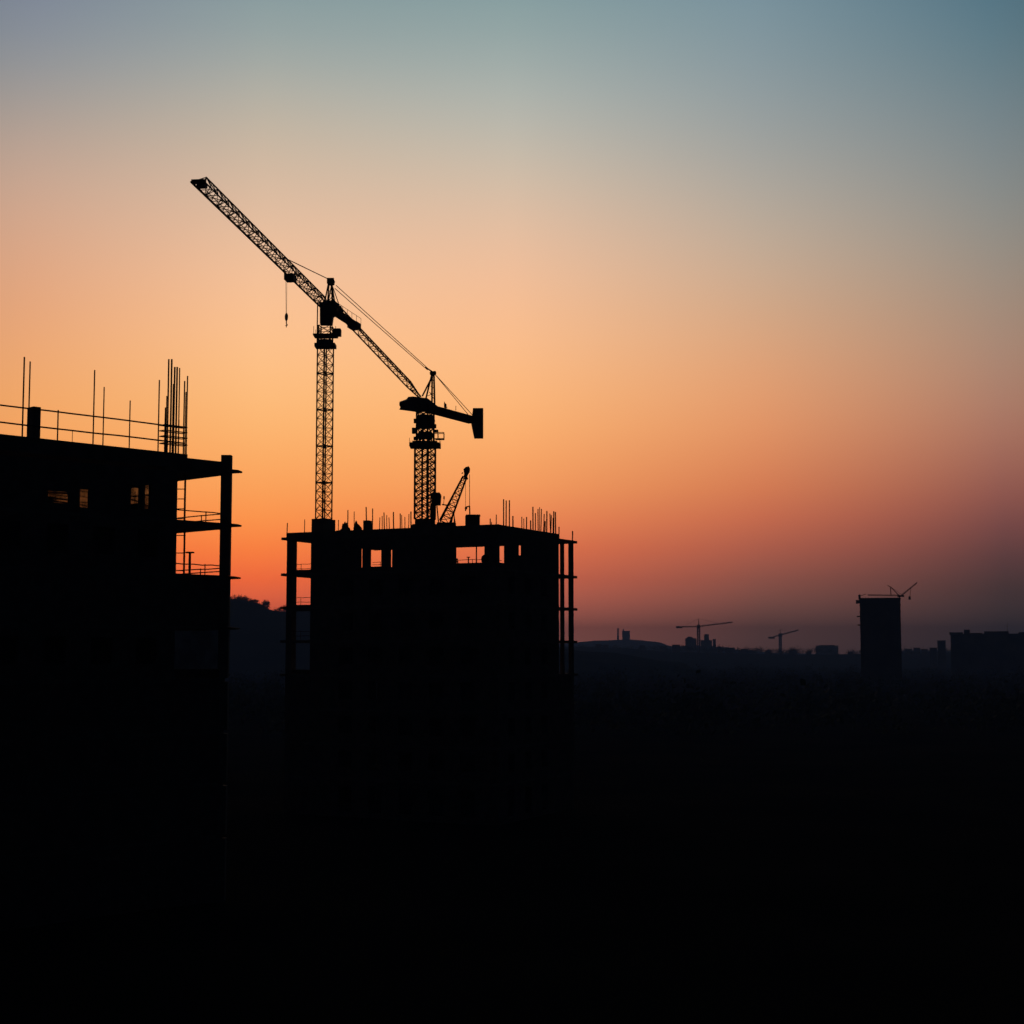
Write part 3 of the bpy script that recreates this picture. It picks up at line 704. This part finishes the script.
# a few crown variants made of leaf-sized faces
def crown_mesh(mb, c, rx, rz, n, leaf, seed):
    rnd = random.Random(seed)
    cl = [(Vector((rnd.gauss(0, .45) * rx, rnd.gauss(0, .45) * rx, rnd.uniform(-.75, .8) * rz)), rnd.uniform(.25, .5) * rx) for _ in range(9)]
    for k in range(n):
        o, rr = cl[rnd.randrange(9)]
        p = Vector(c) + o + Vector((rnd.gauss(0, 1), rnd.gauss(0, 1), rnd.gauss(0, 1))) * rr * .55
        a = Vector((rnd.uniform(-1, 1), rnd.uniform(-1, 1), rnd.uniform(-1, 1))).normalized(); b = a.orthogonal().normalized()
        s = leaf * rnd.uniform(.6, 1.3)
        mb.add([p - a * s, p + b * s * .6, p + a * s, p - b * s * .6], [(0, 1, 2, 3)])
def tree(px, ytop, Y, seed, label, group='trees on the hill crest', wide=.42, zb=None):
    tp_ = at(px, ytop, Y); zb = tp_.z - 9 if zb is None else zb
    h = tp_.z - zb; b = Vector((tp_.x, Y, zb))
    t = thing('tree', b, label, 'tree', group)
    mb = MB(); mb.bar(b - UP * 1.5, b + UP * h * .75, h * .035, 7, h * .012); rnd = random.Random(seed)
    for k in range(5):
        q = b + UP * h * rnd.uniform(.35, .65); an = rnd.uniform(0, 6.28); mb.bar(q, q + Vector((math.cos(an) * h * .25, math.sin(an) * h * .25, h * .2)), h * .014, 5, h * .005)
    mb.build('trunk', BARK, t)
    mb = MB(); crown_mesh(mb, b + UP * h * .6, h * wide, h * .42, 700, h * .05, seed); mb.build('crown', LEAF, t)
kinds = [(232, 596.2), (235, 597.0), (238.5, 596.2), (241, 597.4), (243.6, 597.0), (246.4, 598.4), (249, 598.0), (251.6, 599.6), (254.2, 599.4), (257, 600.6),  (274.5, 609.2), (281, 606.6), (285, 605.8), (299, 609.5), (305, 610.5)]
for k, (px, y) in enumerate(kinds):
    lab = ('small bushy tree in the dark row on the crest beside the left building' if k < 10 else
           ('small dark tree on the crest dip beside the tower block' if k < 13 else 'small dark tree seen through the open left bay of the tower block'))
    tree(px, y, 1485, 30 + k, lab, wide=.55, zb=at(px, y, 1485).z - 7.5)
tree(262.0, 599.2, 1480, 77, 'tallest tree on the hill crest, standing at the end of the row above the dip', wide=.36, zb=at(262, 599.2, 1480).z - 12)
tree(267.2, 601.8, 1482, 78, 'second tallest tree on the hill crest, just right of the tallest one', wide=.36, zb=at(267, 601.8, 1482).z - 10)
# far woods that read as a mass
mb = MB(); rnd = random.Random(5)
for k in range(170):
    px = rnd.uniform(575, 1040); Y = 2290 + rnd.uniform(-60, 30)
    yy = 647.2 + (px - 575) * .012 if px < 860 else 651; c = at(px, yy + rnd.uniform(0, 3), Y)
    h = rnd.uniform(3, 7); crown_mesh(mb, c, h * 1.4, h * .6, 110, h * .14, k)
tag(mb.build('far_wood', LEAF), 'dark wooded ridge line along the valley', 'wood', kind='stuff')
mb = MB()
for k in range(700):
    px = rnd.uniform(180, 1060); Y = 300 * (5.3 ** rnd.random()); b = at(px, 660, Y); h = rnd.uniform(2, 5.5); crown_mesh(mb, (b.x, Y, h * .5), h * 1.3, h * .6, 70, h * .16, k + 900)
tag(mb.build('valley_wood', LEAF), 'dark scrub and trees filling the valley floor', 'wood', kind='stuff')

# --- far buildings
X3 = Vector((1, 0, 0)); Y3 = Vector((0, 1, 0))
def far_building(name, x0, x1, ytop, Y, depth, label, floors=3.2, hut=None, group='far buildings on the skyline', w_skew=0):
    a = at(x0, ytop, Y); b = at(x1, ytop, Y); f = Vector(((a.x + b.x) / 2, Y, 0)); dy = (f - Vector((w_skew, 0, 0))).normalized(); dx = Vector((dy.y, -dy.x, 0)); ax = (dx, dy, UP)
    c = f + dy * depth / 2; w = (b.x - a.x) / 2 * dx.x; H = a.z
    t = thing(name, (c.x, c.y, 0), label, 'building', group)
    mb = MB(); mb.box((c.x, c.y, H / 2 - 2), (w, depth / 2, H / 2 + 2), ax)
    z = floors
    while z < H - 1: mb.box((c.x, c.y, z), (w + .18, depth / 2 + .18, .16), ax); z += floors
    mb.build('wall', FARC, t)
    mb = MB()
    for sx, sy, hx, hy in ((0, -1, w + .15, .15), (0, 1, w + .15, .15), (-1, 0, .15, depth / 2 - .16), (1, 0, .15, depth / 2 - .16)):
        mb.box(c + dx * sx * w + dy * sy * depth / 2 + UP * (H + .4), (hx, hy, .4), ax)
    mb.build('parapet', FARC, t)
    if hut:
        for (hx0, hx1, hy) in hut:
            p0, p1 = at(hx0, hy, Y + depth * .3), at(hx1, hy, Y + depth * .3)
            MB().box(((p0.x + p1.x) / 2, Y + depth * .4, (H + p0.z) / 2 - .1), ((p1.x - p0.x) / 2, depth * .2, (p0.z - H) / 2), ax).build('roof_hut', FARC, t)
    return t, c, w, H
TY = 760
tw, tc_, tw_w, tH = far_building('tower_block', 859.6, 900.3, 599.5, TY, 18, 'tall unfinished dark tower block standing alone at the right under a small crane', group='far buildings on the skyline')
# stubs of edge scaffold on its left side and low posts on the roof
for y, x0 in ((601.8, 856.6), (616.5, 857.6), (625, 858.4)):
    p = at(x0, y, TY + 1); q = at(860, y, TY + 1)
    MB().box(((p.x + q.x) / 2, TY + 1.5, p.z), ((q.x - p.x) / 2, 1.2, .8 if y < 610 else .3)).build('hoist_platform', FARC, tw)
p = at(859.5, 596, TY); q = at(861.3, 594.5, TY); MB().box(((p.x + q.x) / 2 , TY + 2, (q.z + tH) / 2), (.45, .5, (q.z - tH) / 2)).build('column_stub', FARC, tw)
mb = MB()
for k in range(12):
    px = 862.5 + k * 3.2; mb.bar((at(px, 600, TY).x, TY + .6, tH), (at(px, 600, TY).x, TY + .6, at(px, 597.2, TY).z), .1, 5)
mb.bar(at(861, 595.6, TY + .6), at(866, 594.0, TY + .6), .14); mb.build('guard_rail', DSTEEL, tw)
far_building('apartment_block', 949.8, 1075, 634.6, 1250, 24, 'long dark apartment block at the far right edge with a thin mast on its roof', hut=[(950.6, 963.5, 632.2), (965, 970.5, 629.6), (971.5, 983, 632.8), (985.5, 1009, 631.2), (1020, 1040, 632)])
mb = MB(); p = at(1007.2, 634, 1257); mb.bar(p, at(1007.2, 622.5, 1257), .18, 6, .08); mb.bar(at(1006.2, 626, 1257), at(1008.2, 626, 1257), .08, 5)
tag(mb.build('antenna_mast', DSTEEL), 'thin antenna mast on the roof of the far right apartment block', 'antenna')
far_building('office_block', 937.3, 945.5, 641.2, 1750, 12, 'small narrow dark block just left of the long apartment block')
far_building('house', 929.5, 937.0, 648.3, 1800, 12, 'lowest dark block between the lone tower and the narrow block')
far_building('office_block', 815.8, 838.2, 646.0, 3000, 40, 'pale hazy block alone on the ridge left of the lone tower', hut=[(820, 835, 645)])
far_building('office_block', 685.2, 696.5, 638.8, 3000, 24, 'hazy block directly left of the small tower crane, topped by a low dome', group='hazy blocks by the small tower crane')
far_building('office_block', 700.5, 712.0, 640.5, 3000, 24, 'hazy wide block directly right of the small tower crane', hut=[(704.3, 709, 634.3)], group='hazy blocks by the small tower crane')
far_building('office_block', 712.8, 715.8, 639.5, 2950, 16, 'narrowest hazy block, right of the wide block by the small tower crane', group='hazy blocks by the small tower crane')
for x0, x1, y in ((596, 601, 643.6), (604, 608.5, 644.4), (640, 645, 645), (660, 667, 645.4), (672, 680, 644.2), (717, 722.5, 646.4), (725, 734, 647.2), (741, 746, 648.4), (765, 771.5, 649.6), (790, 797, 650.6), (806, 811, 651), (848, 853, 651.6), (905, 912, 648.4), (913.5, 920, 647.2), (921.5, 927.5, 648.6)):
    far_building('house', x0, x1, y + 1.0, 2240 + random.uniform(-30, 30), 12, 'tiny hazy house among the low roofs along the far ridge', group='low houses on the far ridge')
c = at(689.8, 639.2, 3012); mb = MB()
vs = []; mb.blob(c, (7.5, 7.5, 5.0), 1, 3, 0); tag(mb.build('water_tank', FARC), 'low domed tank on the roof of the hazy block left of the small crane', 'tank')
far_building('plant_building', 622.2, 629.8, 631.2, 4940, 30, 'faint square building beside the chimney on the far rounded hill', hut=[(622.6, 624, 629.2)])
mb = MB(); p = at(618.0, 641, 4930); q = at(618.0, 628.2, 4930)
mb.bar((p.x, 4930, p.z - 15), q, 3.0, 14, 2.3); tag(mb.build('chimney', FARC), 'faint chimney on the far rounded hill left of the square building', 'chimney')

# --- far cranes
def far_crane(px, ybase, ytop, yap, jl, jr, Y, label, heavy='left', thick=1.0):
    """level-jib crane: jl/jr pixel ends of the two arms"""
    b = at(px, ybase, Y); tpp = at(px, ytop, Y); b.z = min(b.z, tpp.z - 5); k = Y / F
    t = thing('tower_crane', b, label, 'tower crane', 'small cranes on the skyline')
    MB().lattice(b, tpp, X3, Y3, (2.2 * k * thick, 2.2 * k * thick), (2.2 * k * thick, 2.2 * k * thick), 12, .45 * k, .25 * k).build('mast', STEEL, t)
    a = at(px, yap, Y); MB().bar(tpp - UP * k, a, .6 * k, 5, .25 * k).build('cat_head', STEEL, t)
    MB().box(tpp + UP * .4 * k, (1.6 * k, 1.6 * k, 1.7 * k)).build('cab', DSTEEL, t)
    L, Rr = at(jl[0], jl[1], Y), at(jr[0], jr[1], Y)
    ends = (L, Rr) if heavy == 'left' else (Rr, L)
    mb = MB(); mb.bar(tpp + UP * k * .3, ends[0], .34 * k); mb.bar(tpp + UP * k * 1.0, ends[0] + UP * .5 * k, .22 * k); mb.build('counter_jib', STEEL, t)
    c = ends[0].lerp(tpp, .1); MB().box(c, (3.0 * k, 1.2 * k, .95 * k)).build('counterweight', CONC, t)
    d = (ends[1] - tpp); w = Vector((0, 0, 1))
    MB().lattice(tpp + UP * k * .2, ends[1], Y3, w, (1.0 * k, .9 * k), (.9 * k, .7 * k), 16, .28 * k, .13 * k, tri=True, cross=False).build('jib', STEEL, t)
    mb = MB(); mb.bar(a, tpp.lerp(ends[0], .8), .1 * k, 4); mb.bar(a, tpp.lerp(ends[1], .7), .1 * k, 4); mb.build('tie_bar', CABLE, t)
    return t, k
t, k = far_crane(698.6, 662, 627.0, 618.8, (677, 627.2), (732.5, 622.6), 2250, 'small tower crane with wide level jib above the hazy blocks')
far_crane(780.3, 658, 635.5, 629.5, (770.5, 638.0), (798.5, 630.5), 3600, 'faintest tiny tower crane on the ridge between the small crane and the lone tower', thick=.9)
# crane on top of the lone tower: long level arm over the roof, raised jib on the right
ky = TY / F; Yc = TY + 5
b = at(899.0, 600, Yc)
t = thing('tower_crane', (b.x, Yc, tH), 'little crane lying over the roof of the lone tower with its jib raised right', 'tower crane', 'small cranes on the skyline')
piv = at(899.5, 596.0, Yc)
MB().bar((b.x, Yc, tH), piv, .8 * ky, 8).build('mast', STEEL, t)
MB().box(piv + X3 * .6, (3.2 * ky, 1.2 * ky, .9 * ky)).build('machine_house', DSTEEL, t)
MB().lattice(piv, at(868.0, 595.4, Yc), Y3, UP, (.5, .5), (.4, .4), 12, .11, .06, tri=True, cross=False).build('counter_jib', STEEL, t)
MB().lattice(piv + X3 * 1.0, at(917.0, 583.2, Yc), Y3, UP, (.6, .7), (.4, .5), 12, .1, .055, tri=True, cross=False).build('jib', STEEL, t)
mb = MB(); ap = at(890.5, 586.8, Yc); mb.bar(piv, ap, .2, 6); mb.bar(at(891, 595.5, Yc), ap, .2, 6); mb.bar(ap, at(887.5, 585.5, Yc), .16, 5); mb.build('a_frame', STEEL, t)
mb = MB(); mb.bar(ap, piv + X3 * 2, .08, 4); mb.bar(at(911, 588, Yc), at(909.6, 598, Yc), .12, 4); mb.build('hoist_rope', CABLE, t)
MB().box(at(909.6, 598, Yc), (.45, .4, .8)).build('hook', DSTEEL, t)

# ================================================================== HAZE
HZ = 0.00029
def haze(d):
    m = bpy.data.materials.new('haze'); m.use_nodes = True; nt = m.node_tree; nt.nodes.remove(nt.nodes['Principled BSDF'])
    v = nt.nodes.new('ShaderNodeVolumePrincipled'); v.inputs['Color'].default_value = (.24, .48, 1.0, 1); v.inputs['Density'].default_value = d; v.inputs['Anisotropy'].default_value = .2
    nt.links.new(v.outputs[0], nt.nodes['Material Output'].inputs['Volume'])
    top = 128.0; o = MB().box((0, 0, (top - 12) / 2), (6600, 6600, (top + 12) / 2)).build('haze', m); tag(o, kind='stuff')
haze(HZ)

# ================================================================== SKY
SUN_AZ = math.atan((275 - 512) / F); SUN_EL = R(1.0)
w = bpy.data.worlds.new('World'); sc.world = w; w.use_nodes = True
nt = w.node_tree; nt.nodes.clear(); N = nt.nodes.new; Lk = nt.links.new
def lin(c): return tuple(((x / 255) / 12.92 if x / 255 <= .04045 else ((x / 255 + .055) / 1.055) ** 2.4) for x in c)
SKY = {
 25:  [(-60, (112, 122, 140)), (0, (116, 126, 142)), (50, (131, 138, 145)), (85, (146, 142, 138)), (150, (182, 154, 136)), (200, (201, 159, 134)), (250, (215, 160, 126)), (300, (226, 162, 121)), (350, (234, 163, 109)), (430, (243, 163, 90)), (500, (250, 145, 70)), (550, (248, 112, 50)), (590, (225, 82, 45)), (640, (120, 60, 50))],
 260: [(-60, (118, 140, 146)), (0, (124, 146, 149)), (60, (150, 158, 154)), (130, (187, 170, 148)), (200, (214, 178, 150)), (300, (248, 190, 145)), (380, (251, 187, 123)), (430, (250, 178, 105)), (490, (250, 157, 82)), (530, (253, 140, 62)), (560, (250, 115, 50)), (590, (240, 92, 48)), (640, (150, 68, 55))],
 512: [(-60, (112, 140, 146)), (0, (122, 148, 150)), (100, (163, 168, 161)), (170, (197, 179, 157)), (240, (227, 182, 150)), (310, (245, 186, 142)), (400, (251, 180, 116)), (440, (250, 170, 100)), (490, (244, 152, 86)), (530, (236, 125, 72)), (560, (222, 100, 62)), (600, (180, 88, 68)), (640, (118, 67, 57))],
 760: [(-60, (100, 130, 146)), (0, (111, 137, 148)), (70, (126, 143, 149)), (140, (148, 151, 148)), (200, (172, 161, 147)), (280, (200, 166, 138)), (370, (222, 157, 112)), (430, (226, 146, 96)), (480, (214, 124, 78)), (520, (198, 101, 70)), (560, (160, 83, 66)), (600, (115, 70, 60)), (640, (70, 46, 40))],
 1000: [(-60, (68, 103, 120)), (0, (77, 112, 128)), (60, (92, 118, 128)), (130, (113, 126, 131)), (200, (132, 134, 130)), (260, (150, 138, 125)), (330, (166, 135, 115)), (400, (172, 124, 102)), (450, (166, 105, 86)), (500, (138, 80, 71)), (540, (104, 62, 61)), (580, (70, 49, 47)), (620, (46, 35, 33)), (650, (30, 24, 23))],
}
def smooth(st):
    """even out the sampled colours of one azimuth: soft running mean, a touch less saturated"""
    def f(y):
        if y <= st[0][0]: return st[0][1]
        for (a, ca), (b, cb) in zip(st, st[1:]):
            if a <= y <= b: return tuple(ca[i] + (cb[i] - ca[i]) * (y - a) / (b - a) for i in range(3))
        return st[-1][1]
    out = []; y0, y1 = st[0][0], st[-1][0]; n = 24
    for k in range(n):
        y = y0 + (y1 - y0) * k / (n - 1); w_ = 34 if y < 480 else 16
        ks = [(-1.6 + .4 * j) for j in range(9)]; ws = [math.exp(-q * q / 2) for q in ks]
        c = [sum(wt * f(min(y1, max(y0, y + q * w_)))[i] for q, wt in zip(ks, ws)) / sum(ws) for i in range(3)]
        g = .3 * c[0] + .59 * c[1] + .11 * c[2]; up = max(0.0, min(1.0, (300 - y) / 200)); out.append((y, tuple((v + (g - v) * (.04 + .1 * up)) * (1 + .045 * up) for v in c)))
    return out
SKY[1150] = [(y, tuple(v * .84 for v in c)) for y, c in SKY[1000]]
SKY[-130] = [(y, tuple(v * .9 for v in c)) for y, c in SKY[25]]
GAIN = 1.07
tc = N('ShaderNodeTexCoord'); sx = N('ShaderNodeSeparateXYZ'); Lk(tc.outputs['Generated'], sx.inputs[0])
def math_(op, a, b=None, clamp=False):
    m = N('ShaderNodeMath'); m.operation = op; m.use_clamp = clamp
    for i, v in enumerate((a, b)):
        if v is None: continue
        if isinstance(v, (int, float)): m.inputs[i].default_value = v
        else: Lk(v, m.inputs[i])
    return m.outputs[0]
el = math_('ARCSINE', sx.outputs[2]); az = math_('ARCTAN2', sx.outputs[0], sx.outputs[1])
E0, E1 = R(-3), R(60)
et = math_('DIVIDE', math_('SUBTRACT', el, E0), E1 - E0, True)
prev = None; prev_az = None
for px in sorted(SKY):
    cr = N('ShaderNodeValToRGB'); cr.color_ramp.interpolation = 'B_SPLINE' if False else 'LINEAR'
    stops = []
    for py, c in smooth(SKY[px]):
        d = ray(px, py).normalized(); tau = HZ * min(115 / max(d.z, .001), 6600); k_ = math.exp(.85 * tau); stops.append(((math.asin(d.z) - E0) / (E1 - E0), tuple(x * k_ for x in lin(c))))
    stops.sort(); 
    top = stops[-1]
    low_ = stops[0]; stops = [(max(0.0, low_[0] - .03), tuple(x * .55 for x in low_[1])), *stops]
    stops += [(.46, (.07, .12, .17)), (.62, (.022, .05, .08)), (1.0, (.003, .007, .014))]
    els = cr.color_ramp.elements
    for i, (p_, c) in enumerate(stops):
        e_ = els[i] if i < 2 else els.new(p_)
        e_.position = p_; e_.color = (*c, 1)
    for i, (p_, c) in enumerate(sorted(stops)): els[i].position = p_; els[i].color = (*c, 1)
    Lk(et, cr.inputs[0])
    d = ray(px, 420); a_ = math.atan2(d.x, d.y)
    if prev is None: prev = cr.outputs[0]
    else:
        mr = N('ShaderNodeMapRange'); mr.interpolation_type = 'LINEAR'; mr.inputs[1].default_value = prev_az; mr.inputs[2].default_value = a_
        Lk(az, mr.inputs[0]); mx = N('ShaderNodeMix'); mx.data_type = 'RGBA'
        Lk(mr.outputs[0], mx.inputs[0]); Lk(prev, mx.inputs[6]); Lk(cr.outputs[0], mx.inputs[7]); prev = mx.outputs[2]
    prev_az = a_
# away from the afterglow the sky goes over to night
dz = math_('ABSOLUTE', math_('SUBTRACT', az, -.06))
fade = N('ShaderNodeMapRange'); fade.interpolation_type = 'SMOOTHSTEP'; fade.inputs[1].default_value = R(21); fade.inputs[2].default_value = R(50); fade.inputs[3].default_value = 1; fade.inputs[4].default_value = 0
Lk(dz, fade.inputs[0])
mx = N('ShaderNodeMix'); mx.data_type = 'RGBA'; Lk(fade.outputs[0], mx.inputs[0]); mx.inputs[6].default_value = (.0006, .0009, .0016, 1); Lk(prev, mx.inputs[7])
bg = N('ShaderNodeBackground'); bg.inputs[1].default_value = GAIN; Lk(mx.outputs[2], bg.inputs[0])
sky = N('ShaderNodeTexSky'); sky.sky_type = 'NISHITA'; sky.sun_disc = False; sky.sun_elevation = SUN_EL; sky.sun_rotation = SUN_AZ; sky.dust_density = 4
bg2 = N('ShaderNodeBackground'); bg2.inputs[1].default_value = 0.0005; Lk(sky.outputs[0], bg2.inputs[0])
ad = N('ShaderNodeAddShader'); Lk(bg.outputs[0], ad.inputs[0]); Lk(bg2.outputs[0], ad.inputs[1])
wo = N('ShaderNodeOutputWorld'); Lk(ad.outputs[0], wo.inputs[0])

sd = bpy.data.lights.new('sun', 'SUN'); so = bpy.data.objects.new('sun', sd); COL.objects.link(so)
sd.energy = .05; sd.angle = R(.5); sd.color = (1, .55, .28)
sdir = Vector((math.sin(SUN_AZ) * math.cos(SUN_EL), math.cos(SUN_AZ) * math.cos(SUN_EL), math.sin(SUN_EL)))
so.rotation_euler = (-sdir).to_track_quat('-Z', 'Y').to_euler()
so.location = (0, 0, 60)

vs_ = sc.view_settings; vs_.view_transform = 'Standard'; vs_.look = 'None'; vs_.exposure = 0; vs_.gamma = 1; vs_.use_curve_mapping = False
sc.cycles.volume_bounces = 1; sc.cycles.max_bounces = 6
